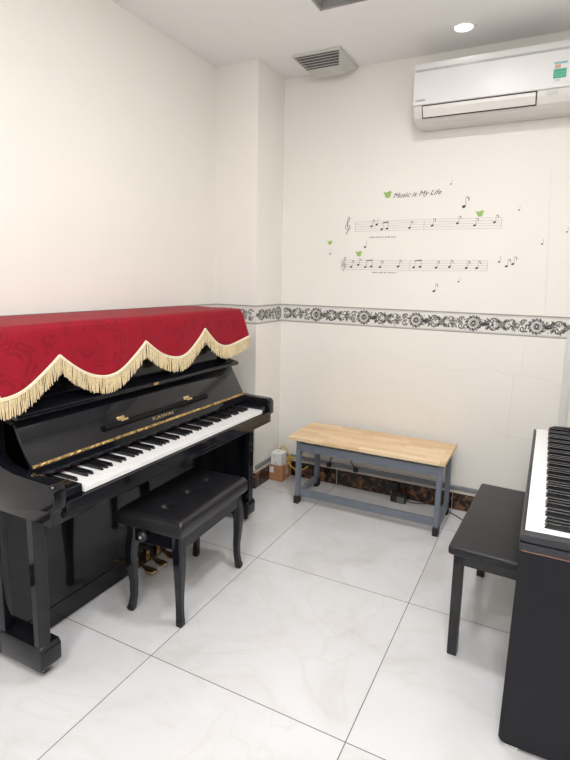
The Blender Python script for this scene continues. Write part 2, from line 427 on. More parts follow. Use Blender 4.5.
def downlight(x, y, lab, W, vis=True):
    t = thing('downlight', lab, 'ceiling light', (x, y, ZC), group='recessed ceiling downlights')
    obj('trim_ring', B().lathe([(.047, ZC-.003), (.053, ZC-.009), (.060, ZC-.008), (.065, ZC), (.055, ZC+.001), (.047, ZC+.001)], (x, y, 0), n=40), 'white_plastic', t)
    obj('diffuser', B().lathe([(.0005, ZC-.0065), (.037, ZC-.0065), (.048, ZC-.003), (.048, ZC+.0005)], (x, y, 0), n=32), 'lamp', t)
    if W is None: return t
    L = bpy.data.lights.new('added_downlight_lamp', 'AREA'); L.shape = 'DISK'; L.size = .20; L.energy = W; L.color = (1, .98, .965)
    o = bpy.data.objects.new('added_downlight_lamp', L); C.objects.link(o); o.location = (x, y, ZC-.014)
    return t
downlight(-.541, 3.005, 'small round lit downlight in the ceiling in front of the air conditioner', None)
for x, y in ((-.42, 1.80), (.1, .45), (-.95, -.3), (-.2, -.95)):  # extra downlights added out of view to light the room
    downlight(x, y, 'added round downlight in the ceiling, out of view, to light the room', 15)

tl = thing('added_tube_light', 'added fluorescent tube batten, unseen behind the camera, to brighten the ceiling', 'added light', (.12, YF, 2.35))  # tube batten added out of view to lift the ceiling brightness
obj('batten', B().box(-.34, .58, YF-.004, YF+.03, 2.33, 2.38, .004), 'white_plastic', tl)
obj('tube', B().tube([(-.32, YF+.05, 2.355), (.56, YF+.05, 2.355)], .014, 12, smooth=0), 'tube', tl)
for x in (-.335, .56): obj('lampholder', B().box(x, x+.015, YF+.03, YF+.066, 2.338, 2.372, .002), 'white_plastic', tl)
# tapered exhaust grille
v = thing('exhaust_vent', 'square grey plastic exhaust grille on the ceiling above the corner of the back wall', 'vent', (-1.375, 3.09, ZC))
vx0, vx1, vy0, vy1 = -1.530, -1.218, 2.95, 3.26
fb = B()
fb.box(vx0, vx1, vy0, vy0+.014, ZC-.016, ZC, .003).box(vx0, vx1, vy1-.014, vy1, ZC-.016, ZC, .003)
fb.box(vx0, vx0+.014, vy0+.014, vy1-.014, ZC-.016, ZC, .003).box(vx1-.014, vx1, vy0+.014, vy1-.014, ZC-.016, ZC, .003)
obj('frame', fb, 'grey_plastic', v)
ix0, ix1, iy0, iy1, zt, zb_ = vx0+.012, vx1-.012, vy0+.012, vy1-.012, ZC-.014, ZC-.062
bx0, bx1, by0, by1 = -1.475, -1.265, 3.05, 3.185
hp = B()
hp.hull([(bx0,by0,zb_),(bx1,by0,zb_),(bx1,by1,zb_),(bx0,by1,zb_),(bx0,by0,zb_+.004),(bx1,by0,zb_+.004),(bx1,by1,zb_+.004),(bx0,by1,zb_+.004)],
        [(0,1,2,3),(7,6,5,4),(0,4,5,1),(1,5,6,2),(2,6,7,3),(3,7,4,0)])
for a, b_, c, d_ in (((bx1,by0),(bx1,by1),(ix1,iy1),(ix1,iy0)), ((bx0,by1),(bx0,by0),(ix0,iy0),(ix0,iy1)), ((bx0,by1),(bx1,by1),(ix1,iy1),(ix0,iy1))):
    t = bmesh.new()
    q = [(*a, zb_), (*b_, zb_), (*c, zt), (*d_, zt)]; q2 = [(x, y, z+.003) for x, y, z in q]
    vs = [t.verts.new(k) for k in q+q2]
    for f in ((0,1,2,3),(7,6,5,4),(0,4,5,1),(1,5,6,2),(2,6,7,3),(3,7,4,0)): t.faces.new([vs[i] for i in f])
    bmesh.ops.recalc_face_normals(t, faces=t.faces[:]); hp.merge(t)
obj('hood', hp, 'grey_plastic', v)
for k in range(11):
    t_ = (k+.5)/11; y = iy0+(by0-iy0)*t_; z = zt+(zb_-zt)*t_; xa = ix0+(bx0-ix0)*t_; xb = ix1+(bx1-ix1)*t_
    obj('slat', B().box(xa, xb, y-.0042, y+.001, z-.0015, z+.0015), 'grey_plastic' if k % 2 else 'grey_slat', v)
obj('duct_opening', B().box(ix0, ix1, iy0, iy1, ZC-.004, ZC-.001), 'dark_gap', v)

# ------------------------------------------------------------------ air conditioner
a = thing('air_conditioner', 'long white wall-mounted air conditioner high on the back wall', 'air conditioner', (-.39, YB, 2.33))
AX0, AX1 = -.796, .025
prof = [(YB, 2.655), (3.10, 2.655), (3.072, 2.648), (3.060, 2.630), (3.045, 2.43), (3.050, 2.40), (3.070, 2.365), (3.10, 2.348), (3.16, 2.340), (YB, 2.345)]
smooth_angle(obj('body', B().prism(prof, 'x', AX0, AX1, .004, 2), 'ac_body', a))
fp = [(3.075, 2.657), (3.052, 2.650), (3.044, 2.635), (3.0325, 2.60), (3.032, 2.428), (3.038, 2.425), (3.052, 2.43), (3.062, 2.64)]
smooth_angle(obj('front_panel', B().prism(fp, 'x', AX0-.002, AX1+.002, .0025, 2), 'ac_front', a))
obj('accent_strip', B().prism([(3.0345, 2.613), (3.0300, 2.6005), (3.0330, 2.600), (3.0375, 2.612)], 'x', AX0+.004, AX1-.004), 'silver', a)
lv = obj('louver', B().prism([(3.0415, 2.420), (3.0425, 2.402), (3.062, 2.366), (3.068, 2.366), (3.05, 2.405), (3.05, 2.42)], 'x', AX0+.052, -.165, .001, 1), 'ac_body', a)
obj('louver_gap', B().prism([(3.0425, 2.4255), (3.0435, 2.401), (3.066, 2.3605), (3.070, 2.362), (3.052, 2.40), (3.052, 2.4255)], 'x', AX0+.047, -.160), 'dark_gap', a)
obj('display_window', B().prism([(3.0445, 2.417), (3.0462, 2.402), (3.052, 2.403), (3.052, 2.417)], 'x', -.115, -.065), 'grey_plastic', a)
text('lettering', 'DAIKIN', .0165, (-.785, 3.0315, 2.444), (1,0,0), (0,0,1), 'ink', a, .0004, shear=.25, width=.055)
lb = B().box(-.093, -.034, 3.0312, 3.0318, 2.450, 2.546)
lb.box(-.093, -.034, 3.0306, 3.0314, 2.536, 2.546, mi=1).box(-.088, -.062, 3.0306, 3.0314, 2.516, 2.533, mi=2)
lb.box(-.0925, -.0345, 3.0306, 3.0314, 2.469, 2.513, mi=3)
for z in (2.496, 2.486, 2.478): lb.box(-.086, -.042, 3.0302, 3.0308, z, z+.002, mi=1)
for z in (2.462, 2.456): lb.box(-.088, -.060, 3.0306, 3.0314, z, z+.0015, mi=4)
obj('energy_label', lb, ['paper', 'label_blue', 'label_tan', 'label_green', 'ink_thin'], a)['label'] = 'green and white energy label'

# ------------------------------------------------------------------ music wall sticker
w = thing('wall_sticker', 'music themed wall sticker with staves, notes, green birds and script lettering on the back wall', 'wall sticker', (-.8, YB, 1.4))
YS = YB-.0008
def staff(x0, x1, z0, z1, bow=0.):
    b = B()
    for k in range(5):
        z = z0+(z1-z0)*k/4; n = 18; t = bmesh.new(); lo = []; hi = []
        for i in range(n+1):
            u = i/n; x = x0+(x1-x0)*u; zz = z+bow*math.sin(PI*u)
            lo.append(t.verts.new((x, YS, zz-.0006))); hi.append(t.verts.new((x, YS, zz+.0006)))
        for i in range(n): t.faces.new((lo[i], lo[i+1], hi[i+1], hi[i]))
        b.merge(t)
    for x in (x0, x1, x0+(x1-x0)*.5): b.box(x-.0008, x+.0008, YS, YB, z0, z1)
    return obj('staff', b, 'ink_thin', w)
staff(-1.20, -.30, 1.765, 1.825, .003); staff(-1.29, -.36, 1.52, 1.58, -.004)
def note(x, z, s=1., tilt=.35, flag=True, beam=0):
    b = B(); F = lambda u, v, d: (u, YS-d, v)
    t = bmesh.new(); t.faces.new([t.verts.new(F(x+.0085*s*math.cos(q)*math.cos(tilt)-.006*s*math.sin(q)*math.sin(tilt), z+.0085*s*math.cos(q)*math.sin(tilt)+.006*s*math.sin(q)*math.cos(tilt), .0002)) for q in [2*PI*k/14 for k in range(14)]]); b.merge(t)
    b.box(x+.0065*s, x+.0080*s, YS-.0003, YS, z, z+.042*s)
    if flag: arc(b, x+.008*s, z+.030*s, .012*s, -.6, 1.5, .004*s, 0, F, .0003)
    if beam:
        b.box(x+.0065*s+beam, x+.0080*s+beam, YS-.0003, YS, z+.004, z+.046*s)
        b.prism([(x+.0065*s, z+.038*s), (x+.008*s+beam, z+.042*s), (x+.008*s+beam, z+.048*s), (x+.0065*s, z+.044*s)], 'y', YS-.0003, YS)
        t = bmesh.new(); t.faces.new([t.verts.new(F(x+beam+.0085*s*math.cos(q), z+.004+.006*s*math.sin(q), .0002)) for q in [2*PI*k/14 for k in range(14)]]); b.merge(t)
    return obj('note', b, 'ink', w)
for args in ((-.519, 1.896, 1.35), (-.603, 2.031, .6, .3, False), (-.213, 1.865, .6, .3, False), (.042, 1.737, .6, .3, False), (-.077, 1.673, .7, .3, False),
             (-.255, 1.547), (-.222, 1.560), (-1.128, 1.664, 1., .3, False), (-1.375, 1.62, .7, .3, False), (-.664, 1.391, 1.1), (-.297, 1.572, .8, .3, False),
             (-1.09, 1.795), (-1.055, 1.805, 1., .3, False), (-1.02, 1.775, 1., .3, False, .035), (-.84, 1.78), (-.70, 1.79), (-.55, 1.80), (-.45, 1.785), (-.34, 1.80),
             (-1.22, 1.535), (-1.17, 1.548), (-1.12, 1.535, 1., .3, False, .04), (-1.02, 1.535), (-.90, 1.54), (-.80, 1.535, 1., .3, False, .04), (-.66, 1.535), (-.58, 1.54), (-.48, 1.535), (-.42, 1.535),
             (-.52, 1.452, .7, .3, False)): note(*args)
def clef(x, z, s):
    pts = [(0,-.05),(-.010,-.052),(-.012,-.040),(0,-.036),(.004,-.02),(-.002,.0),(-.006,.03),(0,.055),(.008,.062),(.010,.045),(-.004,.024),(-.018,.004),(-.014,-.018),(.004,-.024),(.016,-.010),(.010,.006),(-.004,.004),(-.006,-.008)]
    obj('clef', B().tube([(x+u*s, YS, z+v*s) for u, v in pts], .0016*s, 5), 'ink', w)
clef(-1.252, 1.80, .95); clef(-1.268, 1.55, .8)
def bird(x, z, s, flip=1):
    b = B(); F = lambda u, v, d: (u, YS-d, v)
    disc(b, x, z, .0165*s, 0, F, .0002, .95, 20); disc(b, x+.010*s*flip, z+.012*s, .0085*s, 0, F, .0003, 1., 16)
    a0 = PI*.80 if flip > 0 else PI*.20
    leaf(b, x-.009*s*flip, z+.004*s, a0, .020*s, .010*s, 0, F, .0003)
    leaf(b, x+.016*s*flip, z+.013*s, 0 if flip > 0 else PI, .008*s, .005*s, 0, F, .0004)
    obj('bird', b, 'green', w)
bird(-.990, 1.987, 1.2, 1); bird(-1.168, 1.619, 1., 1); bird(-1.378, 1.693, .8, 1); bird(-.424, 1.85, 1.05, 1)
text('lettering', 'Music is My Life', .043, (-.958, YS, 1.966), (1,0,.03), (0,0,1), 'ink', w, .0003, shear=.45, width=.30)
# the tiny unreadable line of print under each staff
for x0, z0 in ((-1.098, 1.722), (-1.073, 1.497)):
    b = B(); x = x0
    while x < x0+.17:
        wd = random.uniform(.004, .009); b.box(x, x+wd, YS-.0002, YS, z0, z0+random.choice((.006, .008))); x += wd+random.choice((.003, .003, .008))
    obj('small_print', b, 'ink_thin', w)

# ------------------------------------------------------------------ keyboards
BLK = {0, 2, 3, 5, 6}         # white keys (A B C D E F G) followed by a black key
def wk_mesh(L):
    b = B().box(-L, 0, -.01138, .01138, -.020, 0, .0007, 1)
    bm = b.bm; me = bpy.data.meshes.new('white_key'); bm.to_mesh(me); bm.free(); me.materials.append(M['white_key']); return me
def bk_mesh(L=.095, h=.0125):
    b = B().hull([(0,-.0055,-.004),(0,.0055,-.004),(-L,.0055,-.004),(-L,-.0055,-.004),(-.008,-.0046,h),(-.008,.0046,h),(-L,.0046,h),(-L,-.0046,h)],
                 [(0,1,2,3),(7,6,5,4),(0,4,5,1),(1,5,6,2),(2,6,7,3),(3,7,4,0)], .0012, 2)
    bm = b.bm; me = bpy.data.meshes.new('black_key'); bm.to_mesh(me); bm.free(); me.materials.append(M['black_key']); return me

# ------------------------------------------------------------------ upright piano
pn = thing('upright_piano', 'black glossy upright piano standing along the left wall', 'piano', (-1.75, 1.78, 0))
Y0, Y1 = 1.055, 2.525
def side(y0, y1):
    b = B()
    b.prism([(-2.035, .03), (-1.705, .03), (-1.705, .61), (-1.68, .63), (-1.68, 1.245), (-2.035, 1.245)], 'y', y0, y1, .003, 2)
    return smooth_angle(obj('side_panel', b, 'lacquer', pn), 30)
side(Y0+.012, Y0+.045); side(Y1-.045, Y1-.012)
def arm(y0, y1):
    R = .028; top = .768
    pr = [(-1.70, .622), (-1.70, .835), (-1.675, .805), (-1.64, .785), (-1.59, .775), (-1.53, .771), (-1.385-R, top)]
    for k in range(1, 7):
        a_ = PI/2*(1-k/6); pr.append((-1.385-R+R*math.cos(a_), top-R+R*math.sin(a_)))
    pr += [(-1.385, .682), (-1.389, .676), (-1.402, .674), (-1.402, .622)]
    return smooth_angle(obj('arm', B().prism(pr, 'y', y0, y1, .003, 2), 'lacquer', pn), 35)
arm(Y0, Y0+.048); arm(Y1-.048, Y1)
KY0 = 1.187; KW = 1.2225/52; KY1 = KY0+1.2225
for y0, y1 in ((Y0+.048, KY0-.002), (KY1+.002, Y1-.048)):
    kb = obj('key_block', B().box(-1.60, -1.402, y0, y1, .66, .731, .004), 'lacquer', pn)
    obj('brass_strip', B().box(-1.475, -1.468, y0+.01, y1-.003, .7312, .7325), 'brass', kb)
obj('key_slip', B().box(-1.393, -1.382, Y0+.048, Y1-.048, .655, .696, .002), 'lacquer', pn)
obj('keybed', B().box(-1.70, -1.402, Y0+.048, Y1-.048, .622, .658, .003).box(-1.42, -1.394, Y0+.05, Y1-.05, .632, .650, .003), 'lacquer', pn)
obj('key_slip_felt', B().box(-1.60, -1.575, KY0, KY1, .700, .724), 'felt', pn)
wm, bm_ = wk_mesh(.185), bk_mesh(.125)
for i in range(52):
    o = link('white_key', wm, pn); o.location = (-1.394, KY0+KW*(i+.5), .7185)
    if i < 51 and i % 7 in BLK:
        o = link('black_key', bm_, pn); o.location = (-1.456, KY0+KW*(i+1), .7185)
# upper body
obj('upper_panel', B().box(-1.715, -1.690, Y0+.045, Y1-.045, .93, 1.235, .003), 'lacquer', pn)
obj('pilaster', B().box(-1.69, -1.655, Y0+.045, Y0+.085, .96, 1.235, .004), 'lacquer', pn)
obj('pilaster', B().box(-1.69, -1.655, Y1-.085, Y1-.045, .96, 1.235, .004), 'lacquer', pn)
obj('top_lid', B().box(-2.04, -1.635, Y0, Y1, 1.245, 1.262, .005), 'lacquer', pn)
obj('back_board', B().box(-2.035, -2.01, Y0+.045, Y1-.045, .05, 1.245), 'satin_black', pn)
lg = obj('music_ledge', B().prism([(-1.700, .985), (-1.610, .968), (-1.600, .962), (-1.600, .948), (-1.612, .944), (-1.700, .955)], 'y', Y0+.040, Y1-.040, .002, 2), 'lacquer', pn)
obj('lock_plate', B().box(-1.6015, -1.5985, 1.772, 1.802, .949, .961, .001, 1), 'brass', lg)
# folding fallboard leaning against the upper panel
fT, fB_ = Vector((-1.640, 0, .930)), Vector((-1.556, 0, .782))
U = (fT-fB_).normalized(); Nn = Vector((U.z, 0, -U.x))
def onf(h, d): q = fB_+U*h+Nn*d; return (q.x, q.z)  # height up the fallboard, distance off its face
LF = (fT-fB_).length
fy0, fy1 = Y0+.052, Y1-.052
fbd = smooth_angle(obj('fallboard', B().prism([onf(0, -.016), onf(LF, -.016), onf(LF, 0), onf(0, 0)], 'y', fy0, fy1, .002, 2), 'lacquer', pn), 30)
obj('fallboard_rail', B().prism([(-1.700, .950), (-1.640, .930), (-1.645, .915), (-1.700, .93)], 'y', fy0, fy1), 'satin_black', pn)
md = obj('music_desk', B().prism([onf(.040, .0), onf(.066, .0), onf(.066, .016), onf(.044, .020)], 'y', 1.448, 2.136, .0015, 2), 'matte_black', pn)
for y in (1.557, 1.993):
    hb = B().prism([onf(.066, .0), onf(.084, .0), onf(.084, .003), onf(.066, .003)], 'y', y-.02, y+.02, .0008, 1)
    hb.prism([onf(.058, .015), onf(.068, .015), onf(.068, .0195), onf(.058, .0195)], 'y', y-.02, y+.02, .0008, 1)
    for s in (-.012, 0, .012): hb.lathe([(.0004, 0), (.002, .0), (.0016, .0015), (.0004, .002)], (onf(.073, .0035)[0], y+s, onf(.073, .0035)[1]), 'x', 8)
    obj('desk_hinge', hb, 'brass', md)
hg = B().prism([onf(-.0055, -.001), onf(.0055, -.001), onf(.0055, .0018), onf(-.0055, .0018)], 'y', fy0+.004, fy1-.004)
for k in range(44):
    y = fy0+.012+k*(fy1-fy0-.024)/44; hx, hz = onf(0, .0035)
    hg.tube([(hx, y, hz), (hx, y+.017, hz)], .0046, 6, smooth=0)
    for q in (.007, .024):
        lx, lz = onf(-.002 if q < .01 else .002, .0035); hg.tube([(lx, y+q*.7, lz-.004), (lx, y+q*.7+.008, lz+.003)], .0022, 5, smooth=0)
obj('piano_hinge', hg, 'hinge_brass', pn)['label'] = 'long brass hinge'
o2x, o2z = onf(.020, .0008)
text('lettering', 'KAWAI', .021, (o2x, 1.722, o2z), (0,1,0), U, 'brass', pn, .0006, width=.138)
obj('fallboard_flap', B().prism([(-1.560, .779), (-1.5520, .776), (-1.548, .7385), (-1.556, .7375), (-1.60, .765)], 'y', fy0, fy1, .0015, 2), 'lacquer', pn)
# lower body
obj('lower_panel', B().box(-1.745, -1.722, Y0+.045, Y1-.045, .09, .622, .002), 'lacquer', pn)
obj('bottom_rail', B().box(-1.745, -1.7195, Y0+.045, Y1-.045, .008, .10, .004), 'lacquer', pn)
obj('bottom_board', B().box(-2.03, -1.745, Y0+.045, Y1-.045, .03, .06), 'satin_black', pn)
def front_leg(y0, y1):
    obj('leg', B().hull([(x, y, z) for x, y, z in ((-1.545,y0-.001,.622),(-1.512,y0-.001,.622),(-1.512,y1+.002,.622),(-1.545,y1+.002,.622),(-1.545,y0+.001,.125),(-1.515,y0+.001,.125),(-1.515,y1-.001,.125),(-1.545,y1-.001,.125))],
        [(0,1,2,3),(7,6,5,4),(0,4,5,1),(1,5,6,2),(2,6,7,3),(3,7,4,0)], .003, 2), 'lacquer', pn)
def toe(yc):
    y0, y1 = yc-.042, yc+.042
    t = obj('toe_block', B().prism([(-1.73, .035), (-1.515, .035), (-1.505, .05), (-1.503, .112), (-1.515, .128), (-1.73, .128)], 'y', y0, y1, .004, 3), 'lacquer', pn)
    smooth_angle(t, 30)
    cs = B().lathe([(.001, -.011), (.015, -.011), (.017, -.006), (.017, .006), (.015, .011), (.001, .011)], (-1.545, yc, .017), 'y', 20)
    cs.box(-1.56, -1.53, yc-.016, yc+.016, .026, .036, .002)
    obj('caster', cs, 'satin_black', t)
front_leg(1.066, 1.114); toe(1.105); front_leg(2.470, 2.518); toe(2.485)
obj('end_panel', B().box(-1.705, -1.546, 2.500, 2.518, .13, .622, .002), 'lacquer', pn)
def pedal(yc):
    t = obj('pedal', B().loft([[(x, yc+w_*c, z+h*s) for c, s in ((-1,-1),(1,-1),(1,1),(-1,1))] for x, w_, h, z in
        ((-1.72,.007,.004,.052),(-1.68,.008,.004,.050),(-1.66,.010,.004,.045),(-1.64,.018,.0045,.038),(-1.615,.021,.0045,.036),(-1.60,.019,.004,.036),(-1.593,.012,.003,.036))]), 'brass', pn)
    obj('pedal_plate', B().box(-1.7125, -1.7085, yc-.011, yc+.011, .026, .078, .001), 'brass', t)
for y in (1.745, 1.822, 1.899): pedal(y)
# rubber strip on lid prop etc. is hidden under the cover

# ------------------------------------------------------------------ velvet cover with fringe
PK = [(.80, 1.150), (1.283, 1.151), (1.733, 1.159), (2.171, 1.182), (2.64, 1.165)]
VA = [(1.04, 1.034), (1.490, 1.040), (1.945, 1.060), (2.365, 1.070)]
def hem(y):
    for i in range(4):
        (a0, z0), (a1, z1) = PK[i], PK[i+1]
        if a0 <= y <= a1:
            vy, vz = VA[i]; 
            if y < vy: t = (vy-y)/(vy-a0); return vz+(z0-vz)*t**1.75
            t = (y-vy)/(a1-vy); return vz+(z1-vz)*t**1.75
    return 1.1
CY0, CY1 = 1.035, 2.540
def drape_x(y, z):
    f = (1.262-z)/.22
    fold = .006*math.sin(y*13.)+.004*math.sin(y*29+1.)
    corner = max(0, (y-2.40)/.125)**2*.045*max(f, 0)
    return -1.618+max(0, f)*(.018+fold)+corner
def profile(y):
    """points from the back edge over the top to the hem"""
    pts = [(-2.035+.41*k/8*1., 1.2685+.0015*math.sin(y*9+k)) for k in range(9)]
    pts = [(-2.035, 1.266)] + [(-2.035+.395*k/8, 1.2672+.0012*math.sin(y*9+k*1.7)) for k in range(1, 9)]
    pts += [(-1.630, 1.2655), (-1.622, 1.259), (-1.6185, 1.248)]
    h = hem(y)
    for k in range(1, 15):
        z = 1.248+(h-1.248)*k/14; pts.append((drape_x(y, z)+.0, z))
    return pts
n = 200; ys = [CY0+(CY1-CY0)*i/n for i in range(n+1)]
cv = bmesh.new(); grid = []
for y in ys: grid.append([cv.verts.new((x, y, z)) for x, z in profile(y)])
for i in range(n):
    for j in range(len(grid[0])-1): cv.faces.new((grid[i][j], grid[i+1][j], grid[i+1][j+1], grid[i][j+1]))
# side drapes at both ends
side_pts = {}
for end, sg in ((0, -1), (n, 1)):
    y = ys[end]; cols = []
    m_ = 24
    xs0 = [v.co.x for v in grid[end][:10]]
    # along the top edge from the front corner to the back
    top = [v for v in grid[end][:12]][::-1]
    prev = None; rows = []
    for a_i, tv in enumerate(top):
        u = a_i/(len(top)-1); x = tv.co.x
        hz = 1.06+.10*abs(math.cos(PI*u*1.5))**1.5 if a_i else hem(y)
        col = [tv]
        if a_i == 0:
            col = [tv]+grid[end][12:]
        else:
            for k in range(1, 15):
                z = tv.co.z+(hz-tv.co.z)*k/14
                col.append(cv.verts.new((x, y+sg*(.004+.02*(k/14)+.006*math.sin(x*40)*(k/14)), z)))
        rows.append(col)
    for c0, c1 in zip(rows[:-1], rows[1:]):
        for k in range(14): cv.faces.new((c0[k], c1[k], c1[k+1], c0[k+1]))
    side_pts[sg] = [Vector(c[-1].co) for c in rows]
bmesh.ops.recalc_face_normals(cv, faces=cv.faces[:])
for f in cv.faces: f.smooth = True
cover = obj('piano_cover', cv, 'velvet')
tag(cover, 'crimson velvet cover with scalloped gold fringe draped over the top of the upright piano', 'cover')
so = cover.modifiers.new('thick', 'SOLIDIFY'); so.thickness = .0022; so.offset = 1
hempts = [Vector((drape_x(y, hem(y))+.003, y, hem(y))) for y in [CY0+(CY1-CY0)*i/300 for i in range(301)]]
path = hempts + side_pts[1][1:]
path0 = side_pts[-1][::-1][:-1]
full = path0 + path
pi_ = B().tube(full, .0042, 6, smooth=0)
obj('piping', pi_, 'piping', cover)
# fringe: fine hanging strands
fg = bmesh.new()
tot = 0; acc = [0]
for a_, b_ in zip(full[:-1], full[1:]): tot += (b_-a_).length; acc.append(tot)
s_ = 0; seg = 0
while s_ < tot:
    while seg < len(acc)-2 and acc[seg+1] < s_: seg += 1
    t = (s_-acc[seg])/max(acc[seg+1]-acc[seg], 1e-6); p0 = full[seg].lerp(full[seg+1], t)
    dirv = (full[seg+1]-full[seg]).normalized()
    L = .071+random.uniform(-.004, .004); r = .0019+random.uniform(0, .0006)
    hd = Vector((dirv.x, dirv.y, 0)); hd = hd.normalized() if hd.length > 1e-4 else Vector((0,1,0))
    out = Vector((hd.y, -hd.x, 0))
    lean = hd*random.uniform(-.006, .006)+out*random.uniform(-.001, .005)
    if random.random() < .02: lean += hd*random.uniform(-.016, .016)
    off = out*random.uniform(-.0015, .0025)
    secs = []
    for k in range(4):
        q = p0+off+Vector((0,0,-L*k/3))+lean*(k/3)**1.5
        rr = r*(1.0 if k < 3 else .75)
        secs.append([fg.verts.new(q+hd*rr), fg.verts.new(q+out*rr), fg.verts.new(q-hd*rr), fg.verts.new(q-out*rr)])
    for k in range(3):
        for j in range(4): fg.faces.new((secs[k][j], secs[k][(j+1) % 4], secs[k+1][(j+1) % 4], secs[k+1][j]))
    fg.faces.new(secs[-1]); s_ += .0034 if abs(dirv.z) < .3 else .0042
bmesh.ops.recalc_face_normals(fg, faces=fg.faces[:])
obj('fringe', fg, 'fringe', cover)['label'] = 'cream and gold hanging fringe'
fh = B()
for dz in (.006,): fh.tube([q+Vector((.0022, 0, -dz)) for q in full], .0026, 5, smooth=0)
obj('fringe_heading', fh, 'piping', cover)

# ------------------------------------------------------------------ tufted piano bench
pb = thing('piano_bench', 'black tufted leather piano bench with curved legs pushed up to the upright piano', 'bench', (-1.413, 1.775, 0), math.radians(3.0), local=True)
hx, hy = .158, .268
cbm = bmesh.new(); nx, ny = 36, 60
def cush(u, v):
    x, y = u*(hx+.003)-.005, v*hy
    e = min(1, (1-abs(u))/.07)*1.; f = min(1, (1-abs(v))/.04)
    z = .474 + .006*(1-u*u)*(1-v*v) - .007*(1-min(e, 1))**2 - .007*(1-min(f, 1))**2
    for ty in (-.165, 0, .165):
        dd = math.hypot(x, y-ty); z -= .018*math.exp(-(dd/.014)**2)+.008*math.exp(-(dd/.038)**2)
        for a_ in (PI/4, -PI/4, 3*PI/4, -3*PI/4):
            al = (x*math.cos(a_)+(y-ty)*math.sin(a_)); pe = abs(-x*math.sin(a_)+(y-ty)*math.cos(a_))
            if al > 0: z -= .0035*math.exp(-(pe/.005)**2)*math.exp(-al/.04)
    return x, y, z
G = [[cbm.verts.new(cush(-1+2*i/nx, -1+2*j/ny)) for j in range(ny+1)] for i in range(nx+1)]
for i in range(nx):
    for j in range(ny): cbm.faces.new((G[i][j], G[i+1][j], G[i+1][j+1], G[i][j+1]))
loop = [G[i][0] for i in range(nx)]+[G[nx][j] for j in range(ny)]+[G[i][ny] for i in range(nx, 0, -1)]+[G[0][j] for j in range(ny, 0, -1)]
prev = loop
for dx, z in ((.004, .456), (.0045, .436), (.0035, .410), (-.002, .402)):
    cur = [cbm.verts.new((v_.co.x*(1+dx/hx), v_.co.y*(1+dx/hy), z)) for v_ in loop]
    for k in range(len(loop)): cbm.faces.new((prev[k], prev[(k+1) % len(loop)], cur[(k+1) % len(loop)], cur[k]))
    prev = cur
cbm.faces.new(prev[::-1]); bmesh.ops.recalc_face_normals(cbm, faces=cbm.faces[:])
for f in cbm.faces: f.smooth = True
obj('cushion', cbm, 'leather', pb)
for ty in (-.165, 0, .165):
    obj('tuft_button', B().lathe([(.0005, .4655), (.005, .465), (.0085, .4625), (.009, .459), (.006, .452)], (0, ty, 0), n=16), 'leather', pb)
obj('apron', B().box(-.138, -.118, -.250, .250, .335, .404, .003).box(.118, .138, -.250, .250, .335, .404, .003)
    .box(-.118, .118, -.250, -.230, .335, .404, .003).box(-.118, .118, .230, .250, .335, .404, .003), 'lacquer', pb)
for sy in (-1, 1):
    kn = B().lathe([(.0005, 0), (.010, 0), (.010, .014), (.020, .016), (.022, .022), (.021, .034), (.015, .038), (.0005, .039)], (0, 0, 0), 'y', 28)
    if sy < 0: bmesh.ops.scale(kn.bm, vec=(1, -1, 1), verts=kn.bm.verts); bmesh.ops.reverse_faces(kn.bm, faces=kn.bm.faces[:])
    bmesh.ops.translate(kn.bm, vec=(-.035, sy*.249, .378), verts=kn.bm.verts)
    ko = obj('height_knob', kn, 'satin_black', pb)
    kc = B().lathe([(.0005, 0), (.006, 0), (.006, .002), (.0005, .0025)], (0, 0, 0), 'y', 16)
    bmesh.ops.translate(kc.bm, vec=(-.035, sy*.249+sy*.0405, .378), verts=kc.bm.verts)
    obj('knob_cap', kc, 'silver', ko)['label'] = 'chrome knob cap'
def cabriole(sx, sy):
    secs = []
    keys = [(.412, -.006, .023), (.36, -.005, .0235), (.32, .000, .0235), (.27, .004, .0215), (.20, .002, .018), (.13, -.002, .0155), (.07, -.001, .0145), (.035, .003, .0150), (.015, .006, .0160), (.003, .006, .0150), (.0, .005, .012)]
    for z, o_, hw in keys:
        cx, cy = sx*(.122+o_), sy*(.238+o_)
        c_ = .3*hw
        secs.append([(cx+a_, cy+b_, z) for a_, b_ in ((-hw+c_, -hw), (hw-c_, -hw), (hw, -hw+c_), (hw, hw-c_), (hw-c_, hw), (-hw+c_, hw), (-hw, hw-c_), (-hw, -hw+c_))])
    b = B().loft(secs)
    # little scrolled toe
    b.lathe([(.0005, -.012), (.011, -.012), (.012, 0), (.011, .012), (.0005, .012)], (sx*(.122+.010), sy*(.238+.010), .016), 'y' if True else 'x', 14)
    smooth_angle(obj('leg', b, 'lacquer', pb), 40)
for sx in (-1, 1):
    for sy in (-1, 1): cabriole(sx, sy)

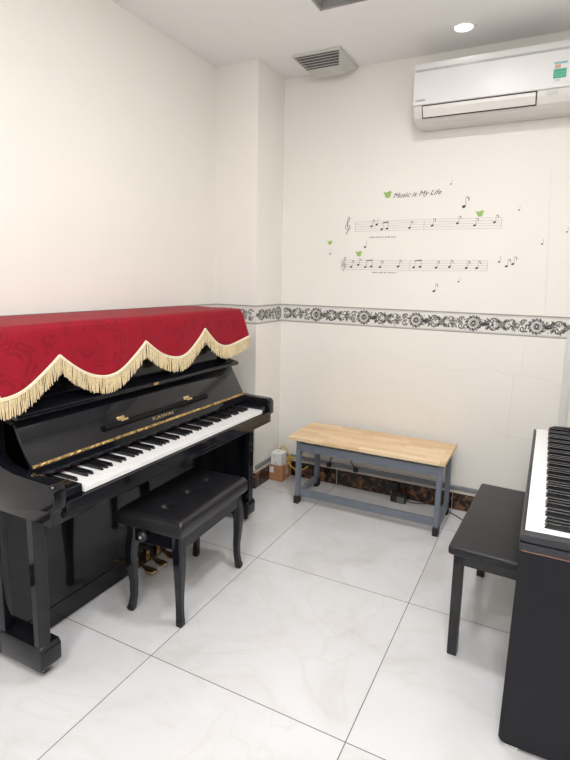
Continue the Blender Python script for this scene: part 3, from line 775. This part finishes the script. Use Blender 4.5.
# ------------------------------------------------------------------ wooden bench against the back wall
wbn = thing('wooden_bench', 'long bench with pale butcher block top and blue-grey steel frame along the back wall', 'bench', (-.94, 3.0, 0))
obj('bench_top', B().box(-1.437, -.449, 2.818, 3.205, .427, .450, .003), 'wood', wbn)
def endframe(x0, x1):
    y0, y1 = 2.832, 3.19
    obj('leg', B().hull([(x0,y0+.02,.427),(x1,y0+.02,.427),(x1,y0+.058,.427),(x0,y0+.058,.427),(x0,y0+.004,.04),(x1,y0+.004,.04),(x1,y0+.042,.04),(x0,y0+.042,.04)],
        [(0,1,2,3),(7,6,5,4),(0,4,5,1),(1,5,6,2),(2,6,7,3),(3,7,4,0)], .002), 'steel', wbn)
    obj('leg', B().box(x0, x1, y1-.045, y1-.007, .04, .427, .002), 'steel', wbn)
    obj('foot_rail', B().box(x0, x1, y0+.02, y1-.02, .040, .078, .002), 'steel', wbn)
    obj('top_rail', B().box(x0, x1, y0+.05, y1-.04, .388, .426, .002), 'steel', wbn)
    obj('foot_cap', B().box(x0-.003, x1+.003, y0-.006, y0+.046, 0, .052, .005), 'rubber', wbn)
    obj('foot_cap', B().box(x0-.003, x1+.003, y1-.050, y1+.002, 0, .052, .005), 'rubber', wbn)
endframe(-1.392, -1.364); endframe(-.498, -.470)
obj('front_rail', B().box(-1.364, -.498, 2.852, 2.876, .352, .405, .002), 'steel', wbn)
obj('back_rail', B().box(-1.364, -.498, 3.150, 3.174, .352, .405, .002), 'steel', wbn)
obj('stretcher', B().box(-1.364, -.498, 2.856, 2.882, .048, .090, .002), 'steel', wbn)
# power cords hanging behind the bench, plugged into the duct
for i, (xa, xb) in enumerate(((-1.245, -1.319), (-1.165, -1.118))):
    t = thing('hanging_cable', ('black power cord slanting down to the left behind the wooden bench' if i == 0 else 'black power cord slanting down to the right behind the wooden bench'), 'cable', (xb, YB, .15), group='cords behind the wooden bench')
    obj('cord', B().tube([(xa, 3.10, .405), (xa, 3.12, .36), ((xa+xb)/2, 3.19, .22), (xb, 3.235, .150)], .004, 6), 'rubber', t)
    obj('plug', B().box(xb-.016, xb+.016, 3.225, 3.253, .128, .158, .004), 'rubber', t)
ps = thing('power_strip', 'small black and white power outlet strip under the wooden bench top', 'power strip', (-1.19, 3.06, .405))
obj('case', B().box(-1.30, -1.215, 3.06, 3.10, .405, .4265, .003), 'rubber', ps)
obj('outlet', B().box(-1.215, -1.08, 3.06, 3.10, .405, .4265, .003), 'white_plastic', ps)
ad = thing('power_adapter', 'black power adapter lying on the floor behind the wooden bench', 'adapter', (-.79, 3.21, 0))
obj('case', B().box(-.845, -.742, 3.165, 3.215, 0, .052, .006, 3), 'rubber', ad)
obj('rating_label', B().box(-.800, -.752, 3.1640, 3.1652, .008, .044), 'grey_slat', ad)
pl = thing('wall_plug', 'black plug in the brown marble baseboard above the power adapter', 'plug', (-.85, YB, .06))
obj('plug_body', B().box(-.880, -.815, YB-.045, YB-.017, .055, .105, .006), 'rubber', pl)
obj('cord', B().tube([(-.85, YB-.035, .056), (-.85, YB-.04, .03), (-.83, 3.214, .028)], .003, 6), 'rubber', pl)
tag(obj('floor_cable', B().tube([(-.742, 3.19, .02), (-.70, 3.20, .008), (-.64, 3.235, .004), (-.566, 3.243, .004), (-.48, 3.197, .004), (-.439, 3.172, .004), (-.383, 3.125, .004), (-.287, 3.018, .004), (-.18, 2.9, .004), (0, 2.85, .004), (.2, 2.9, .004)], .0032, 6), 'rubber'),
    'thin black cable running over the floor from the power adapter towards the black stool', 'cable')

# ------------------------------------------------------------------ boxes and yellow cables in the corner
bx = thing('cardboard_box', 'small brown cardboard box on the floor in the far corner', 'box', (-1.675, 3.175, 0))
obj('carton', B().box(-1.727, -1.622, 3.095, 3.245, 0, .113, .002), 'card', bx)
obj('tape', B().box(-1.6215, -1.6205, 3.15, 3.19, .04, .113).box(-1.727, -1.622, 3.15, 3.19, .1132, .1138), 'label_tan', bx)
obj('shipping_label', B().box(-1.7235, -1.690, 3.0938, 3.0946, .060, .104), 'paper', bx)['label'] = 'white paper label'
wx = thing('white_box', 'small white cube box sitting on top of the brown cardboard box', 'box', (-1.68, 3.15, .114))
obj('case', B().box(-1.722, -1.637, 3.108, 3.193, .1142, .203, .003), 'white_plastic', wx)
obj('opening', B().box(-1.700, -1.664, 3.145, 3.157, .2026, .2036), 'label_tan', wx)
obj('logo', B().box(-1.704, -1.690, 3.1072, 3.1082, .178, .182).box(-1.684, -1.678, 3.1072, 3.1082, .125, .135), 'ink_thin', wx)
Yc = 'yellow cables in the corner'
tag(obj('yellow_cable', B().tube([(-1.700, 3.225, .150), (-1.704, 3.222, .19), (-1.697, 3.222, .215), (-1.672, 3.222, .220), (-1.646, 3.222, .195), (-1.629, 3.225, .160), (-1.596, 3.225, .150), (-1.555, 3.225, .165), (-1.501, 3.225, .235), (-1.47, 3.22, .30), (-1.45, 3.21, .405)], .0042, 6), 'yellow'),
    'yellow cable arching over behind the white box and rising to the wooden bench', 'cable', Yc)
tag(obj('yellow_cable', B().tube([(-1.625, 3.195, .118), (-1.605, 3.19, .122), (-1.598, 3.19, .150), (-1.616, 3.19, .172), (-1.622, 3.185, .140), (-1.597, 3.185, .100), (-1.548, 3.185, .078), (-1.50, 3.19, .09), (-1.46, 3.19, .12)], .0042, 6), 'yellow'),
    'yellow cable looped low beside the white box and over the brown box edge', 'cable', Yc)

# ------------------------------------------------------------------ black stool
st = thing('stool', 'low black padded bench with square legs in front of the digital piano', 'stool', (-.083, 2.225, 0), math.radians(-2.9), local=True)
smooth_angle(obj('seat', B().box(-.168, .172, -.360, .350, .430, .468, .012, 4), 'vinyl', st))
obj('seat_frame', B().box(-.150, -.128, -.330, .330, .385, .425, .002).box(.128, .150, -.330, .330, .385, .425, .002)
    .box(-.128, .128, -.330, -.308, .385, .425, .002).box(-.128, .128, .308, .330, .385, .425, .002), 'satin_black', st)
for sx in (-1, 1):
    for sy in (-1, 1):
        cx, cy = sx*.132, sy*.312
        obj('leg', B().box(cx-.018, cx+.018, cy-.018, cy+.018, .002, .424, .002), 'satin_black', st)
        obj('foot_pad', B().box(cx-.016, cx+.016, cy-.016, cy+.016, 0, .003), 'rubber', st)

# ------------------------------------------------------------------ digital piano
dg = thing('digital_piano', 'black digital piano with side panels at the right edge of the photo', 'piano', (.2, 2.2, 0))
DX0, DX1, DY0, DY1 = -.022, .40, 1.568, 2.842
def dside(y0, y1):
    R = .025; pr = [(DX0+.001, .664), (DX1, .664), (DX1, .012), (DX0-.010+R, .012)]
    for k in range(1, 6):
        a_ = -PI/2-PI/2*k/6; pr.append((DX0-.010+R+R*math.cos(a_), .012+R+R*math.sin(a_)))
    obj('side_panel', B().prism(pr, 'y', y0, y1, .002, 2), 'dig_body', dg)
    obj('foot', B().box(DX0+.01, DX0+.05, y0+.004, y1-.004, 0, .013), 'grey_plastic', dg)
    obj('foot', B().box(DX1-.06, DX1-.02, y0+.004, y1-.004, 0, .013), 'grey_plastic', dg)
dside(DY0, DY0+.024); dside(DY1-.024, DY1)
obj('key_bed', B().box(DX0, DX1, DY0, DY1, .667, .698, .0015), 'dig_top', dg)
obj('seam_strip', B().box(DX0+.006, DX1, DY0+.002, DY1-.002, .6635, .668), 'card', dg)
obj('front_rail', B().box(DX0-.002, DX0+.008, DY0, DY1, .690, .708, .003), 'dig_top', dg)
DK0 = 1.604; DK1 = DK0+1.2225
obj('end_block', B().prism([(.045, .690), (DX1, .690), (DX1, .80), (.17, .80), (.145, .742), (.07, .738), (.045, .728)], 'y', DK1+.002, DY1, .002, 2), 'dig_top', dg)
for y0, y1 in ((DY0, DK0-.002),):
    obj('end_block', B().prism([(DX0, .690), (DX1, .690), (DX1, .80), (.17, .80), (.145, .722), (DX0+.01, .718), (DX0, .712)], 'y', y0, y1, .002, 2), 'dig_top', dg)
obj('control_panel', B().prism([(.140, .700), (.140, .735), (.165, .792), (DX1, .80), (DX1, .70)], 'y', DK0, DK1, .003, 2), 'dig_top', dg)
obj('back_panel', B().box(.33, .345, DY0+.024, DY1-.024, .15, .664), 'dig_body', dg)
obj('key_slip_felt', B().box(.128, .1395, DK0, DK1, .70, .716), 'felt', dg)
wm2 = wk_mesh(.150); bm2 = bk_mesh(.095, .018) 
for i in range(52):
    o = link('white_key', wm2, dg); o.rotation_euler = (0, 0, PI); o.location = (-.011, DK0+KW*(i+.5), .716)
    j = 51-i-1                      # the treble end is nearest the camera
    if i < 51 and j % 7 in BLK:
        o = link('black_key', bm2, dg); o.rotation_euler = (0, 0, PI); o.location = (.039, DK0+KW*(i+1), .716)

# ------------------------------------------------------------------ camera
F, yaw, pitch, roll, h, cx, cy = 510.848, -.4600, .154, .022, 1.447, 295.484, 358.277
cyw, syw, cp, sp = math.cos(yaw), math.sin(yaw), math.cos(pitch), math.sin(pitch)
f = Vector((syw*cp, cyw*cp, -sp)); r = Vector((cyw, -syw, 0)); u = r.cross(f)
c_, s2 = math.cos(roll), math.sin(roll)
r2 = c_*r+s2*u; u2 = -s2*r+c_*u
cam = bpy.data.cameras.new('camera'); co = bpy.data.objects.new('camera', cam); C.objects.link(co)
mt = Matrix((( r2.x, u2.x, -f.x, 0), (r2.y, u2.y, -f.y, 0), (r2.z, u2.z, -f.z, h), (0,0,0,1)))
co.matrix_world = mt
cam.sensor_fit = 'VERTICAL'; cam.sensor_height = 36; cam.sensor_width = 27; cam.lens = F*36/760
cam.shift_x = -(cx-285)/760; cam.shift_y = (cy-380)/760; cam.clip_start = .01
sc = bpy.context.scene; sc.camera = co
wd = bpy.data.worlds.new('world'); sc.world = wd; wd.use_nodes = True
wd.node_tree.nodes['Background'].inputs[0].default_value = (.9, .95, 1, 1); wd.node_tree.nodes['Background'].inputs[1].default_value = .3
sc.view_settings.view_transform = 'Standard'; sc.view_settings.look = 'None'; sc.view_settings.gamma = 1
sc.view_settings.use_curve_mapping = False; sc.view_settings.exposure = 0.33
